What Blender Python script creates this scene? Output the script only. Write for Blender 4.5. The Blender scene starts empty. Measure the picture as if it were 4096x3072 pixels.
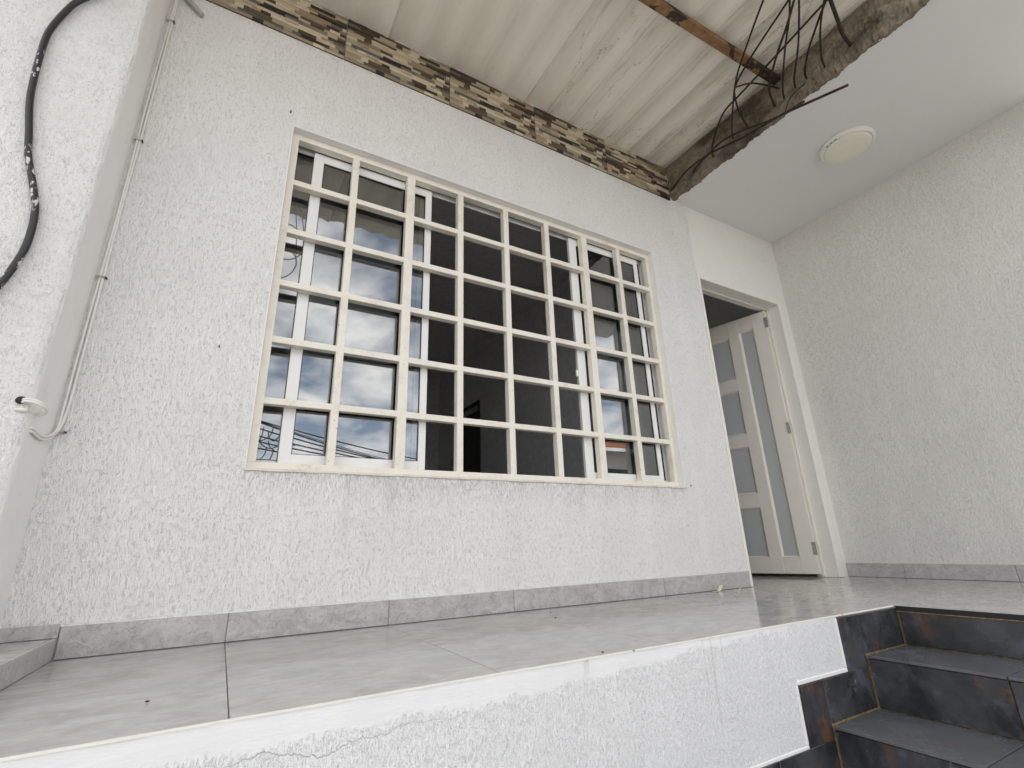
import bpy, bmesh, math, random
from mathutils import Vector, Matrix
random.seed(7)
S = bpy.context.scene
C = S.collection

# ------------------------------------------------------------------ camera
cd = bpy.data.cameras.new('camera'); cam = bpy.data.objects.new('camera', cd); C.objects.link(cam)
CP = Vector((0.0, -2.1, 0.2793))
right = Vector((0.8699583, -0.49217748, -0.03055956)); up = -Vector((0.13074685, 0.28996995, -0.9480626)); back = -Vector((0.47547641, 0.82077936, 0.31661242))
m = Matrix((right, up, back)).transposed().to_4x4(); m.translation = CP
cam.matrix_world = m
cd.sensor_fit = 'HORIZONTAL'; cd.sensor_width = 36.0; cd.lens = 17.1265
cd.clip_start = 0.02; cd.clip_end = 2000
S.camera = cam

# ------------------------------------------------------------------ sky, sun, exposure
SUN = Vector((0.35, 0.62, 1.15)).normalized()          # towards the sun: high, behind the house
W = bpy.data.worlds.new('World'); S.world = W; W.use_nodes = True
wt = W.node_tree; wt.nodes.clear()
def wn(t, **k):
    n = wt.nodes.new(t)
    for a, b in k.items(): setattr(n, a, b)
    return n
sky = wn('ShaderNodeTexSky', sky_type='NISHITA'); sky.sun_disc = False
sky.sun_elevation = math.asin(SUN.z); sky.sun_rotation = math.atan2(SUN.x, SUN.y)
sky.altitude = 900; sky.air_density = 1.0; sky.dust_density = 1.5
tc = wn('ShaderNodeTexCoord'); sx = wn('ShaderNodeSeparateXYZ'); wt.links.new(tc.outputs['Generated'], sx.inputs[0])
zz = wn('ShaderNodeMath', operation='MAXIMUM'); wt.links.new(sx.outputs[2], zz.inputs[0]); zz.inputs[1].default_value = 0.0
za = wn('ShaderNodeMath', operation='ADD'); wt.links.new(zz.outputs[0], za.inputs[0]); za.inputs[1].default_value = 0.22
dx = wn('ShaderNodeMath', operation='DIVIDE'); wt.links.new(sx.outputs[0], dx.inputs[0]); wt.links.new(za.outputs[0], dx.inputs[1])
dy = wn('ShaderNodeMath', operation='DIVIDE'); wt.links.new(sx.outputs[1], dy.inputs[0]); wt.links.new(za.outputs[0], dy.inputs[1])
cx = wn('ShaderNodeCombineXYZ'); wt.links.new(dx.outputs[0], cx.inputs[0]); wt.links.new(dy.outputs[0], cx.inputs[1])
nz = wn('ShaderNodeTexNoise'); nz.inputs['Scale'].default_value = 3.0; nz.inputs['Detail'].default_value = 9; nz.inputs['Roughness'].default_value = 0.56; nz.inputs['Distortion'].default_value = 0.25
wt.links.new(cx.outputs[0], nz.inputs['Vector'])
cr = wn('ShaderNodeValToRGB'); cr.color_ramp.elements[0].color = (0.14, 0.14, 0.14, 1); cr.color_ramp.elements[0].position = 0.37; cr.color_ramp.elements[1].position = 0.63
wt.links.new(nz.outputs[0], cr.inputs[0])
mx = wn('ShaderNodeMixRGB'); wt.links.new(cr.outputs[0], mx.inputs[0]); wt.links.new(sky.outputs[0], mx.inputs[1]); mx.inputs[2].default_value = (13.0, 12.7, 12.4, 1)
bg = wn('ShaderNodeBackground'); bg.inputs[1].default_value = 0.12; wt.links.new(mx.outputs[0], bg.inputs[0])
wo = wn('ShaderNodeOutputWorld'); wt.links.new(bg.outputs[0], wo.inputs[0])
sl = bpy.data.lights.new('sun', 'SUN'); sl.energy = 4.0; sl.angle = math.radians(0.6); sl.color = (1.0, 0.95, 0.87)
so = bpy.data.objects.new('sun', sl); C.objects.link(so); so.rotation_euler = SUN.to_track_quat('Z', 'Y').to_euler()
S.view_settings.view_transform = 'Standard'; S.view_settings.look = 'None'; S.view_settings.exposure = 0.80; S.view_settings.gamma = 1.0
S.view_settings.use_curve_mapping = False
S.render.engine = 'CYCLES'
S.cycles.use_denoising = True
try: S.cycles.denoiser = 'OPENIMAGEDENOISE'; S.cycles.denoising_input_passes = 'RGB_ALBEDO_NORMAL'; S.cycles.denoising_prefilter = 'ACCURATE'
except Exception: pass
S.cycles.max_bounces = 9; S.cycles.diffuse_bounces = 6; S.cycles.glossy_bounces = 4; S.cycles.transparent_max_bounces = 12
S.cycles.sample_clamp_indirect = 8.0; S.cycles.caustics_reflective = False; S.cycles.caustics_refractive = False

# ------------------------------------------------------------------ material helpers
class NT:
    def __init__(s, name):
        s.m = bpy.data.materials.new(name); s.m.use_nodes = True; s.t = s.m.node_tree; s.t.nodes.clear()
        s.out = s.n('ShaderNodeOutputMaterial'); s.geo = s.n('ShaderNodeNewGeometry'); s.pos = s.geo.outputs['Position']
    def n(s, t, **k):
        o = s.t.nodes.new(t)
        for a, b in k.items(): setattr(o, a, b)
        return o
    def l(s, a, b): s.t.links.new(a, b)
    def put(s, sock, v):
        if hasattr(v, 'is_linked') or isinstance(v, bpy.types.NodeSocket): s.l(v, sock)
        elif isinstance(v, (tuple, list)) and len(v) == 3 and sock.type == 'RGBA': sock.default_value = (*v, 1)
        else: sock.default_value = v
    def math(s, op, a, b=0.0, clamp=False):
        o = s.n('ShaderNodeMath', operation=op, use_clamp=clamp); s.put(o.inputs[0], a); s.put(o.inputs[1], b); return o.outputs[0]
    def map(s, scale=(1, 1, 1), vec=None, loc=None, rot=None):
        o = s.n('ShaderNodeMapping'); s.l(vec or s.pos, o.inputs['Vector']); o.inputs['Scale'].default_value = scale
        if loc is not None: s.put(o.inputs['Location'], loc)
        if rot: o.inputs['Rotation'].default_value = rot
        return o.outputs[0]
    def noise(s, vec, scale, detail=3.0, rough=0.5, dist=0.0):
        o = s.n('ShaderNodeTexNoise'); s.l(vec, o.inputs['Vector']); o.inputs['Scale'].default_value = scale
        o.inputs['Detail'].default_value = detail; o.inputs['Roughness'].default_value = rough; o.inputs['Distortion'].default_value = dist
        return o.outputs[0]
    def voro(s, vec, scale, feature='F1'):
        o = s.n('ShaderNodeTexVoronoi', feature=feature); s.l(vec, o.inputs['Vector']); o.inputs['Scale'].default_value = scale
        return o.outputs['Distance']
    def ramp(s, f, p0, p1, c0=(0, 0, 0), c1=(1, 1, 1)):
        o = s.n('ShaderNodeValToRGB'); s.l(f, o.inputs[0]); e = o.color_ramp.elements
        e[0].position = p0; e[1].position = p1; e[0].color = (*c0, 1); e[1].color = (*c1, 1)
        return o.outputs[0]
    def mr(s, f, a, b, c=0.0, d=1.0):
        o = s.n('ShaderNodeMapRange'); s.put(o.inputs[0], f)
        for i, v in enumerate((a, b, c, d)): s.put(o.inputs[i + 1], v)
        return o.outputs[0]
    def mix(s, f, a, b, mode='MIX'):
        o = s.n('ShaderNodeMixRGB', blend_type=mode); s.put(o.inputs[0], f); s.put(o.inputs[1], a); s.put(o.inputs[2], b); return o.outputs[0]
    def bump(s, h, strength=0.5, dist=0.004, nrm=None):
        o = s.n('ShaderNodeBump'); s.put(o.inputs['Strength'], strength); o.inputs['Distance'].default_value = dist; s.l(h, o.inputs['Height'])
        if nrm: s.l(nrm, o.inputs['Normal'])
        return o.outputs[0]
    def rnd(s):
        o = s.n('ShaderNodeObjectInfo'); return o.outputs['Random']
    def rndpos(s, k=37.0):
        o = s.n('ShaderNodeVectorMath', operation='ADD'); s.l(s.pos, o.inputs[0])
        c = s.n('ShaderNodeCombineXYZ'); r = s.rnd(); s.l(s.math('MULTIPLY', r, k), c.inputs[0]); s.l(s.math('MULTIPLY', r, k * 1.7), c.inputs[1]); s.l(s.math('MULTIPLY', r, k * 0.6), c.inputs[2])
        s.l(c.outputs[0], o.inputs[1]); return o.outputs[0]
    def sep(s, vec=None):
        o = s.n('ShaderNodeSeparateXYZ'); s.l(vec or s.pos, o.inputs[0]); return o.outputs
    def bsdf(s, color, rough=0.6, nrm=None, metal=0.0, spec=None, **k):
        o = s.n('ShaderNodeBsdfPrincipled'); s.put(o.inputs['Base Color'], color); s.put(o.inputs['Roughness'], rough); s.put(o.inputs['Metallic'], metal)
        if spec is not None: s.put(o.inputs['Specular IOR Level'], spec)
        if nrm: s.l(nrm, o.inputs['Normal'])
        for a, b in k.items(): s.put(o.inputs[a.replace('_', ' ')], b)
        s.l(o.outputs[0], s.out.inputs[0]); return o

def stucco(name, base, dirt, amt=0.6, stretch=0.27, horiz=None, dens=0.0, bstr=0.8, fs=1.0, sill=None, band=None, top_dirt=0.0, stains=()):
    """troweled grain render: fine vertical drag marks and pits that hold grime"""
    t = NT(name)
    v = t.map((1, 1, stretch))
    warp = t.noise(t.map((1, 1, 1)), 9.0, 2.0)
    add = t.n('ShaderNodeVectorMath', operation='ADD'); t.l(v, add.inputs[0])
    cw = t.n('ShaderNodeCombineXYZ'); t.l(t.math('MULTIPLY', warp, 0.008), cw.inputs[0]); t.l(t.math('MULTIPLY', warp, 0.008), cw.inputs[1]); t.l(cw.outputs[0], add.inputs[1]); v = add.outputs[0]
    n1 = t.noise(v, 205.0 * fs, 2.5, 0.6); n2 = t.noise(t.map((1, 1, 0.6)), 330.0 * fs, 1.5, 0.55); big = t.noise(t.map(), 2.1, 4.0, 0.55); mid = t.noise(t.map((1, 1, 0.4)), 7.0, 3.0, 0.5)
    gate = t.mr(t.noise(t.map((1, 1, 0.6)), 85.0 * fs, 2.0, 0.5), 0.47 - dens, 0.56 - dens, 0.0, 1.0)
    lines = t.math('MULTIPLY', t.mr(t.math('ABSOLUTE', t.math('SUBTRACT', n1, 0.455)), 0.004, 0.034, 1.0, 0.0), gate)
    pits2 = t.mr(n2, 0.375 + dens, 0.315 + dens, 0.0, 1.0)
    pp = t.math('MAXIMUM', lines, t.math('MULTIPLY', pits2, 0.9))
    plat = t.mr(n1, 0.34, 0.60, 0.0, 1.0)
    h = t.math('SUBTRACT', t.math('ADD', t.math('MULTIPLY', plat, 0.9), t.math('MULTIPLY', n2, 0.5)), t.math('MULTIPLY', pp, 0.5))
    area = t.mr(t.math('ADD', t.math('MULTIPLY', big, 0.6), t.math('MULTIPLY', mid, 0.4)), 0.33, 0.62, 0.25, 1.0)
    k = t.math('MULTIPLY', t.math('MULTIPLY', pp, area), amt)
    strength = bstr
    z = t.sep()[2]
    if sill:                                             # grime washed down from the sill, held in the grain
        x = t.sep()[0]; wash = t.mr(t.math('ADD', z, t.math('MULTIPLY', t.math('SUBTRACT', t.noise(t.map((1, 1, 0.25)), 13.0, 4.0, 0.65), 0.5), 0.22)), sill[2] - 0.13, sill[2] + 0.02, 0.0, 1.0)
        wash = t.math('MULTIPLY', wash, t.math('MULTIPLY', t.mr(z, sill[2], sill[2] + 0.004, 1.0, 0.0), t.math('MULTIPLY', t.mr(x, sill[0] - 0.03, sill[0] + 0.02, 0.0, 1.0), t.mr(x, sill[1] - 0.02, sill[1] + 0.03, 1.0, 0.0))))
        k = t.math('ADD', k, t.math('MULTIPLY', t.math('MULTIPLY', wash, t.mr(n1, 0.36, 0.55, 1.0, 0.15)), 0.55), True)
    if band:                                             # smooth trowelled band along an edge, uneven border
        zb, wv = band
        edge = t.math('ADD', t.math('ADD', zb, t.mr(t.sep()[0], 0.7, 2.0, 0.0, 0.055)), t.math('MULTIPLY', t.math('SUBTRACT', t.noise(t.map((1, 1, 0.3)), 11.0, 6.0, 0.72), 0.5), wv))
        sm = t.mr(t.math('ADD', t.math('SUBTRACT', z, edge), t.math('MULTIPLY', t.math('SUBTRACT', n1, 0.5), 0.03)), -0.006, 0.006, 0.0, 1.0)
        k = t.math('MULTIPLY', k, t.math('SUBTRACT', 1.0, t.math('MULTIPLY', sm, 0.93)))
        smear = t.noise(t.map((0.35, 1, 1.6)), 30.0, 4.0, 0.6)
        h = t.mix(sm, h, t.math('ADD', t.math('MULTIPLY', smear, 0.9), 0.5))
        cz = t.math('ADD', zb - 0.012, t.math('MULTIPLY', t.math('SUBTRACT', t.noise(t.map((1, 1, 0.05)), 3.2, 7.0, 0.7), 0.5), 0.13))
        crack = t.mr(t.math('ABSOLUTE', t.math('SUBTRACT', z, cz)), 0.0004, 0.0016, 1.0, 0.0)
        crack = t.math('MULTIPLY', crack, t.mr(t.noise(t.map(), 1.1, 1.0), 0.45, 0.55, 0.0, 1.0))
        crack = t.math('MULTIPLY', crack, t.mr(t.sep()[0], 0.9, 0.3, 0.0, 1.0))
        k = t.math('MAXIMUM', k, t.math('MULTIPLY', crack, 0.75))
        h = t.math('SUBTRACT', h, t.math('MULTIPLY', crack, 0.9))
    if band: base = t.mix(t.math('MULTIPLY', sm, 1.0), base, tuple(q * 0.95 for q in base))
    col = t.mix(k, base, dirt)
    tone = t.math('ADD', t.mr(big, 0.3, 0.7, 0.93, 1.0), t.mr(t.noise(t.map((1, 1, 0.12)), 9.0, 4.0, 0.6), 0.3, 0.7, -0.025, 0.025))
    cc = t.n('ShaderNodeCombineXYZ')
    for i in range(3): t.l(tone, cc.inputs[i])
    col = t.mix(1.0, col, cc.outputs[0], 'MULTIPLY')
    for (axis, c0, w, z0, z1, a) in stains:               # run marks with their own place
        ax = t.sep()[axis]; d = t.math('ABSOLUTE', t.math('SUBTRACT', ax, t.math('ADD', c0, t.math('MULTIPLY', t.math('SUBTRACT', t.noise(t.map((0, 0, 1)), 9.0), 0.5), 0.012))))
        mk = t.math('MULTIPLY', t.mr(d, w * 0.4, w, 1.0, 0.0), t.math('MULTIPLY', t.mr(z, z0, z0 + 0.05, 0.0, 1.0), t.mr(z, z1, z1 + 0.01, 1.0, 0.0)))
        mk = t.math('MULTIPLY', mk, t.mr(t.noise(t.map((2, 2, 1)), 60.0, 3.0), 0.35, 0.6, 0.2, 1.0))
        col = t.mix(t.math('MULTIPLY', mk, a), col, (0.30, 0.28, 0.24))
    t.bsdf(col, 0.85, t.bump(h, strength, 0.0034), spec=0.25)
    return t.m

def paint(name, col, rough=0.45, dirt=(0.35, 0.30, 0.22), amt=0.25, scale=14.0, bump=0.05, spec=0.4):
    t = NT(name); p = t.rndpos(11.0)
    n = t.noise(t.map(vec=p), scale, 5.0, 0.65); f = t.noise(t.map(vec=p), scale * 9, 3.0, 0.6)
    k = t.math('MULTIPLY', t.math('MULTIPLY', t.mr(n, 0.5, 0.75, 0.0, 1.0), t.mr(f, 0.4, 0.7, 0.2, 1.0)), amt)
    c = t.mix(k, col, dirt)
    sp = t.mr(t.noise(t.map(vec=p), 70.0, 3.0, 0.6), 0.70, 0.73, 0.0, 0.75)
    c = t.mix(t.math('MULTIPLY', sp, min(1.0, max(0.0, amt - 0.1) * 2.0)), c, (0.17, 0.105, 0.06))
    t.bsdf(c, rough, t.bump(t.math('ADD', f, n), bump, 0.003), spec=spec)
    return t.m

def plain(name, col, rough=0.6, metal=0.0, spec=0.5):
    t = NT(name); n = t.noise(t.map(vec=t.rndpos()), 25.0, 4.0)
    c = t.mix(t.mr(n, 0.3, 0.7, 0.0, 1.0), tuple(x * 0.88 for x in col), tuple(min(1, x * 1.08) for x in col))
    t.bsdf(c, rough, t.bump(n, 0.06, 0.002), metal=metal, spec=spec); return t.m

# ------------------------------------------------------------------ materials
M = {}
M['stucco'] = stucco('grained white render', (0.86, 0.855, 0.835), (0.30, 0.285, 0.25), 0.66, 0.20, sill=(0.037, 2.412, 0.588), stains=((0, 0.42, 0.02, 0.30, 0.58, 0.13), (0, 0.60, 0.03, 0.40, 0.585, 0.16), (0, 1.62, 0.03, 0.40, 0.585, 0.14)))
M['stucco_pillar'] = stucco('coarse white render', (0.83, 0.825, 0.805), (0.30, 0.29, 0.27), 0.68, 0.42, dens=-0.012, bstr=0.7, fs=1.25)
M['smooth'] = paint('smooth white plaster', (0.82, 0.81, 0.79), 0.85, (0.55, 0.52, 0.46), 0.35, 5.0, 0.12, 0.2)
M['header'] = paint('cream plaster above the door', (0.79, 0.78, 0.745), 0.85, (0.6, 0.56, 0.48), 0.3, 5.0, 0.35, 0.2)
M['stucco_side'] = stucco('cream white render', (0.77, 0.755, 0.715), (0.40, 0.38, 0.33), 0.5, 0.25, dens=-0.005, bstr=0.75)
M['plinth'] = stucco('weathered render of the plinth', (0.88, 0.88, 0.875), (0.34, 0.33, 0.31), 0.5, 0.26, dens=0.012, bstr=0.7, fs=1.35, band=(-0.060, 0.07),
                     stains=((0, 1.30, 0.004, -0.16, -0.01, 0.28), (0, 1.335, 0.006, -0.26, -0.01, 0.28), (0, 1.38, 0.004, -0.12, -0.01, 0.25), (0, 0.86, 0.012, -0.06, -0.004, 0.45)))
M['ceiling'] = paint('white ceiling paint', (0.73, 0.73, 0.72), 0.9, (0.6, 0.58, 0.52), 0.2, 3.0, 0.12, 0.2)
M['grille'] = paint('ivory enamel', (0.80, 0.76, 0.67), 0.42, (0.36, 0.27, 0.17), 0.6, 9.0, 0.16)
M['sillskim'] = paint('dirty ivory paint over cement', (0.70, 0.66, 0.58), 0.7, (0.25, 0.19, 0.12), 0.8, 16.0, 0.3)
M['alu'] = paint('white lacquered aluminium', (0.80, 0.80, 0.78), 0.35, (0.5, 0.47, 0.4), 0.15, 8.0, 0.03)
M['rubber'] = plain('black gasket', (0.012, 0.012, 0.012), 0.7)
M['door'] = paint('cream door lacquer', (0.74, 0.70, 0.63), 0.4, (0.4, 0.33, 0.22), 0.25, 6.0, 0.06)
M['doorframe'] = paint('white frame lacquer', (0.80, 0.78, 0.73), 0.4, (0.5, 0.43, 0.3), 0.25, 6.0, 0.06)
M['steel'] = plain('worn hinge steel', (0.45, 0.43, 0.4), 0.35, 0.8)
M['cable_w'] = paint('white cable jacket', (0.78, 0.77, 0.73), 0.4, (0.3, 0.27, 0.2), 0.3, 30.0, 0.05)
M['clip'] = plain('grey cable clip', (0.45, 0.44, 0.42), 0.5)
M['nail'] = plain('dark nail', (0.03, 0.028, 0.025), 0.5, 0.6)
M['paper'] = plain('cream paper scrap', (0.72, 0.66, 0.48), 0.8)

t = NT('black cable with paint splashes')
p = t.noise(t.map((1, 1, 0.45)), 55.0, 4.0, 0.65); g = t.noise(t.map(), 4.5, 2.0)
k = t.math('MULTIPLY', t.mr(p, 0.56, 0.6, 0.0, 1.0), t.mr(g, 0.50, 0.57, 0.0, 1.0))
t.bsdf(t.mix(k, (0.014, 0.014, 0.016), (0.62, 0.61, 0.58)), t.mr(k, 0, 1, 0.38, 0.85), t.bump(k, 0.4, 0.002)); M['cable_b'] = t.m

t = NT('grey streaked porcelain floor'); r = t.rndpos(19.0)
s1 = t.noise(t.map((1.0, 1.6, 1), vec=r), 8.0, 8.0, 0.62, 0.9); s2 = t.noise(t.map((0.9, 1.8, 1), vec=r), 24.0, 5.0, 0.6, 0.6); s3 = t.noise(t.map(vec=r), 1.7, 3.0)
c = t.mix(t.mr(s1, 0.38, 0.62, 0, 1), (0.365, 0.35, 0.328), (0.525, 0.51, 0.485)); c = t.mix(t.math('MULTIPLY', t.mr(s2, 0.47, 0.66, 0, 1), 0.5), c, (0.33, 0.318, 0.30))
c = t.mix(t.math('MULTIPLY', t.mr(s3, 0.4, 0.7, 0, 1), 0.35), c, (0.43, 0.415, 0.39))
vein = t.mr(t.math('ABSOLUTE', t.math('SUBTRACT', t.noise(t.map((0.5, 3.0, 1), vec=r), 2.3, 4.0, 0.5), 0.5)), 0.0, 0.008, 0.35, 0.0)
c = t.mix(vein, c, (0.43, 0.41, 0.38))
t.bsdf(c, t.mr(t.noise(t.map((1, 2, 1)), 6.0, 4.0), 0.3, 0.7, 0.08, 0.2), t.bump(s2, 0.006, 0.002), spec=0.5); M['floor'] = t.m

t = NT('mauve grey marble baseboard'); r = t.rndpos(23.0)
w = t.noise(t.map((1, 1, 1.4), vec=r), 13.0, 7.0, 0.66, 1.2); c = t.mix(t.mr(w, 0.3, 0.7, 0, 1), (0.335, 0.315, 0.307), (0.55, 0.53, 0.515))
v = t.mr(t.math('ABSOLUTE', t.math('SUBTRACT', t.noise(t.map((1, 1, 0.8), vec=r, rot=(0, 0.6, 0)), 11.0, 5.0, 0.6, 1.2), 0.5)), 0.0, 0.022, 0.8, 0.0); c = t.mix(v, c, (0.5, 0.485, 0.46))
v2 = t.mr(t.math('ABSOLUTE', t.math('SUBTRACT', t.noise(t.map((1, 1, 1), vec=r, rot=(0, -0.5, 0)), 19.0, 5.0, 0.6, 1.4), 0.47)), 0.0, 0.02, 0.55, 0.0); c = t.mix(v2, c, (0.19, 0.165, 0.165))
t.bsdf(c, 0.32, t.bump(w, 0.08, 0.002)); M['marble'] = t.m

for key, nm, sky_lift in (('slate', 'dark slate stair tile', 0.0), ('slate_tread', 'skylit slate tread', 0.7)):
    t = NT(nm); r = t.rndpos(29.0)
    a = t.noise(t.map(vec=r), 7.0, 8.0, 0.6, 0.3); b = t.noise(t.map((1, 1, 0.8), vec=r), 9.0, 7.0, 0.68, 0.3); d = t.noise(t.map(vec=r), 3.2, 5.0, 0.6)
    c = t.mix(t.mr(a, 0.36, 0.64, 0, 1), (0.024, 0.025, 0.029), (0.066, 0.068, 0.074))
    c = t.mix(t.mr(t.noise(t.map(vec=r, loc=(3, 1, 7)), 6.0, 7.0, 0.62, 0.3), 0.55, 0.63, 0, 0.55), c, (0.10, 0.118, 0.145))
    c = t.mix(t.math('MULTIPLY', t.mr(b, 0.55, 0.60, 0, 1), t.mr(d, 0.46, 0.54, 0, 0.85)), c, (0.125, 0.062, 0.028))
    c = t.mix(t.mr(t.noise(t.map(vec=r, loc=(9, 4, 2)), 13.0, 6.0, 0.65, 0.3), 0.67, 0.70, 0, 0.7), c, (0.22, 0.215, 0.20))
    if sky_lift: c = t.mix(t.mr(t.noise(t.map(), 5.0, 4.0, 0.6), 0.3, 0.7, sky_lift * 0.75, sky_lift), c, (0.155, 0.162, 0.175))  # skylight on the treads, mixed into their colour as a paler grey
    t.bsdf(c, t.mr(a, 0.3, 0.7, 0.14, 0.32), t.bump(t.math('ADD', a, t.math('MULTIPLY', b, 0.5)), 0.22, 0.006), spec=0.5); M[key] = t.m

t = NT('ochre grout'); n = t.noise(t.map(), 60.0, 5.0, 0.6)
t.bsdf(t.mix(t.mr(n, 0.35, 0.65, 0, 1), (0.19, 0.115, 0.045), (0.42, 0.30, 0.15)), 0.9, t.bump(n, 0.4, 0.003)); M['grout'] = t.m
t = NT('grey floor grout'); n = t.noise(t.map(), 40.0, 5.0, 0.6)
t.bsdf(t.mix(n, (0.22, 0.20, 0.17), (0.36, 0.33, 0.28)), 0.95, t.bump(n, 0.3, 0.002)); M['grout_g'] = t.m
t = NT('pale edge grout'); n = t.noise(t.map(), 45.0, 5.0, 0.6); sp = t.noise(t.map((1, 1, 1)), 12.0, 4.0, 0.7)
t.bsdf(t.mix(t.mr(sp, 0.66, 0.7, 0, 0.85), t.mix(n, (0.70, 0.67, 0.59), (0.82, 0.80, 0.74)), (0.08, 0.06, 0.04)), 0.9, t.bump(n, 0.5, 0.003)); M['grout_p'] = t.m

t = NT('stacked stone wall tile'); at = t.n('ShaderNodeAttribute', attribute_name='col'); n = t.noise(t.map((1, 1, 3.0)), 28.0, 6.0, 0.65); n2 = t.noise(t.map((0.7, 1, 2.0)), 11.0, 4.0, 0.6)
c = t.mix(t.mr(n, 0.4, 0.75, 0.0, 0.25), at.outputs['Color'], (0.20, 0.145, 0.09)); c = t.mix(t.mr(n2, 0.62, 0.74, 0.0, 0.5), c, (0.05, 0.04, 0.032))
t.bsdf(c, 0.5, t.bump(n, 0.3, 0.004)); M['stone'] = t.m

t = NT('weathered fibre cement sheet'); x, y, z = t.sep()
a = t.noise(t.map((2.2, 0.5, 1)), 3.0, 6.0, 0.62); b = t.noise(t.map((3.2, 0.35, 1)), 9.0, 5.0, 0.65); d = t.noise(t.map(), 1.3, 3.0); f = t.noise(t.map(), 60.0, 4.0, 0.6)
c = t.mix(t.mr(a, 0.3, 0.7, 0, 1), (0.75, 0.695, 0.59), (0.82, 0.785, 0.70))
old = t.mr(x, 1.36, 1.40, 0.25, 1.0)
c = t.mix(t.math('MULTIPLY', t.mr(b, 0.55, 0.72, 0, 0.6), old), c, (0.42, 0.34, 0.235))
wl = t.mr(t.math('ABSOLUTE', t.math('SUBTRACT', t.noise(t.map((1.6, 0.55, 1)), 2.3, 6.0, 0.62), 0.52)), 0.0, 0.005, 0.75, 0.0)   # tide lines of old leaks
c = t.mix(t.math('MULTIPLY', t.math('MULTIPLY', wl, old), t.mr(d, 0.42, 0.55, 0, 1)), c, (0.24, 0.165, 0.085))
gx = t.math('FRACT', t.math('DIVIDE', t.math('SUBTRACT', x, 0.456), 0.1826))
gl = t.mr(t.math('ABSOLUTE', t.math('SUBTRACT', gx, 0.02)), 0.0, 0.07, 1.0, 0.0)
c = t.mix(t.math('MULTIPLY', t.math('MULTIPLY', gl, old), t.mr(b, 0.42, 0.62, 0.15, 0.55)), c, (0.40, 0.35, 0.27))
c = t.mix(t.mr(f, 0.66, 0.74, 0, 0.35), c, (0.3, 0.25, 0.18))
t.bsdf(c, 0.9, t.bump(t.math('ADD', f, a), 0.18, 0.003), spec=0.2); M['sheet'] = t.m

t = NT('broken concrete edge'); a = t.noise(t.map(), 7.0, 8.0, 0.68, 0.5); b = t.noise(t.map(), 26.0, 6.0, 0.65); d = t.noise(t.map((1, 0.5, 1)), 3.5, 5.0, 0.6)
c = t.mix(t.mr(a, 0.32, 0.68, 0, 1), (0.12, 0.098, 0.068), (0.30, 0.255, 0.19)); c = t.mix(t.mr(d, 0.54, 0.66, 0, 0.85), c, (0.045, 0.038, 0.03)); c = t.mix(t.mr(b, 0.62, 0.7, 0, 0.6), c, (0.36, 0.32, 0.25))
t.bsdf(c, 0.95, t.bump(t.math('ADD', a, b), 0.7, 0.012), spec=0.2); M['concrete'] = t.m

t = NT('rusted purlin'); a = t.noise(t.map((1, 2.5, 1)), 7.0, 6.0, 0.66, 0.6); b = t.noise(t.map(), 30.0, 5.0, 0.6)
edge = t.noise(t.map((1, 1.6, 1)), 5.0, 5.0, 0.62, 0.9)
c = t.mix(t.mr(b, 0.3, 0.7, 0, 1), (0.17, 0.085, 0.034), (0.33, 0.19, 0.085)); c = t.mix(t.mr(t.math('ADD', edge, t.mr(t.sep()[0], 2.25, 2.68, 0.0, 0.13)), 0.525, 0.55, 0, 0.95), c, (0.022, 0.016, 0.012))
t.bsdf(c, 0.8, t.bump(t.math('ADD', a, edge), 0.4, 0.004)); M['rust'] = t.m
t = NT('rusty reinforcing bar'); b = t.noise(t.map(), 45.0, 5.0, 0.6)
t.bsdf(t.mix(t.mr(b, 0.45, 0.7, 0, 1), (0.020, 0.015, 0.013), (0.10, 0.042, 0.024)), 0.8, t.bump(b, 0.6, 0.003), metal=0.2); M['rebar'] = t.m

t = NT('window glass'); lw = t.n('ShaderNodeLayerWeight'); lw.inputs['Blend'].default_value = 0.5
fr = t.math('ADD', 0.20, t.math('MULTIPLY', 0.80, t.math('POWER', lw.outputs['Facing'], 5.0)))
gl = t.n('ShaderNodeBsdfGlossy'); gl.inputs['Roughness'].default_value = 0.004; gl.inputs['Color'].default_value = (1, 1, 1, 1)
wob = t.noise(t.map(), 2.2, 1.0); t.l(t.bump(wob, 0.03, 0.02), gl.inputs['Normal'])
tr = t.n('ShaderNodeBsdfTransparent'); tr.inputs['Color'].default_value = (0.60, 0.63, 0.63, 1)
ms = t.n('ShaderNodeMixShader'); t.l(fr, ms.inputs[0]); t.l(tr.outputs[0], ms.inputs[1]); t.l(gl.outputs[0], ms.inputs[2]); t.l(ms.outputs[0], t.out.inputs[0]); M['glass'] = t.m

t = NT('frosted door glass'); n = t.noise(t.map(), 160.0, 2.0)
df = t.n('ShaderNodeBsdfDiffuse'); df.inputs['Color'].default_value = (0.72, 0.74, 0.74, 1); tl = t.n('ShaderNodeBsdfTranslucent'); tl.inputs['Color'].default_value = (0.72, 0.75, 0.76, 1)
m1 = t.n('ShaderNodeMixShader'); m1.inputs[0].default_value = 0.4; t.l(df.outputs[0], m1.inputs[1]); t.l(tl.outputs[0], m1.inputs[2])
gg = t.n('ShaderNodeBsdfGlossy'); gg.inputs['Roughness'].default_value = 0.3; m2 = t.n('ShaderNodeMixShader'); m2.inputs[0].default_value = 0.08; t.l(m1.outputs[0], m2.inputs[1]); t.l(gg.outputs[0], m2.inputs[2]); t.l(m2.outputs[0], t.out.inputs[0]); M['frost'] = t.m

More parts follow.
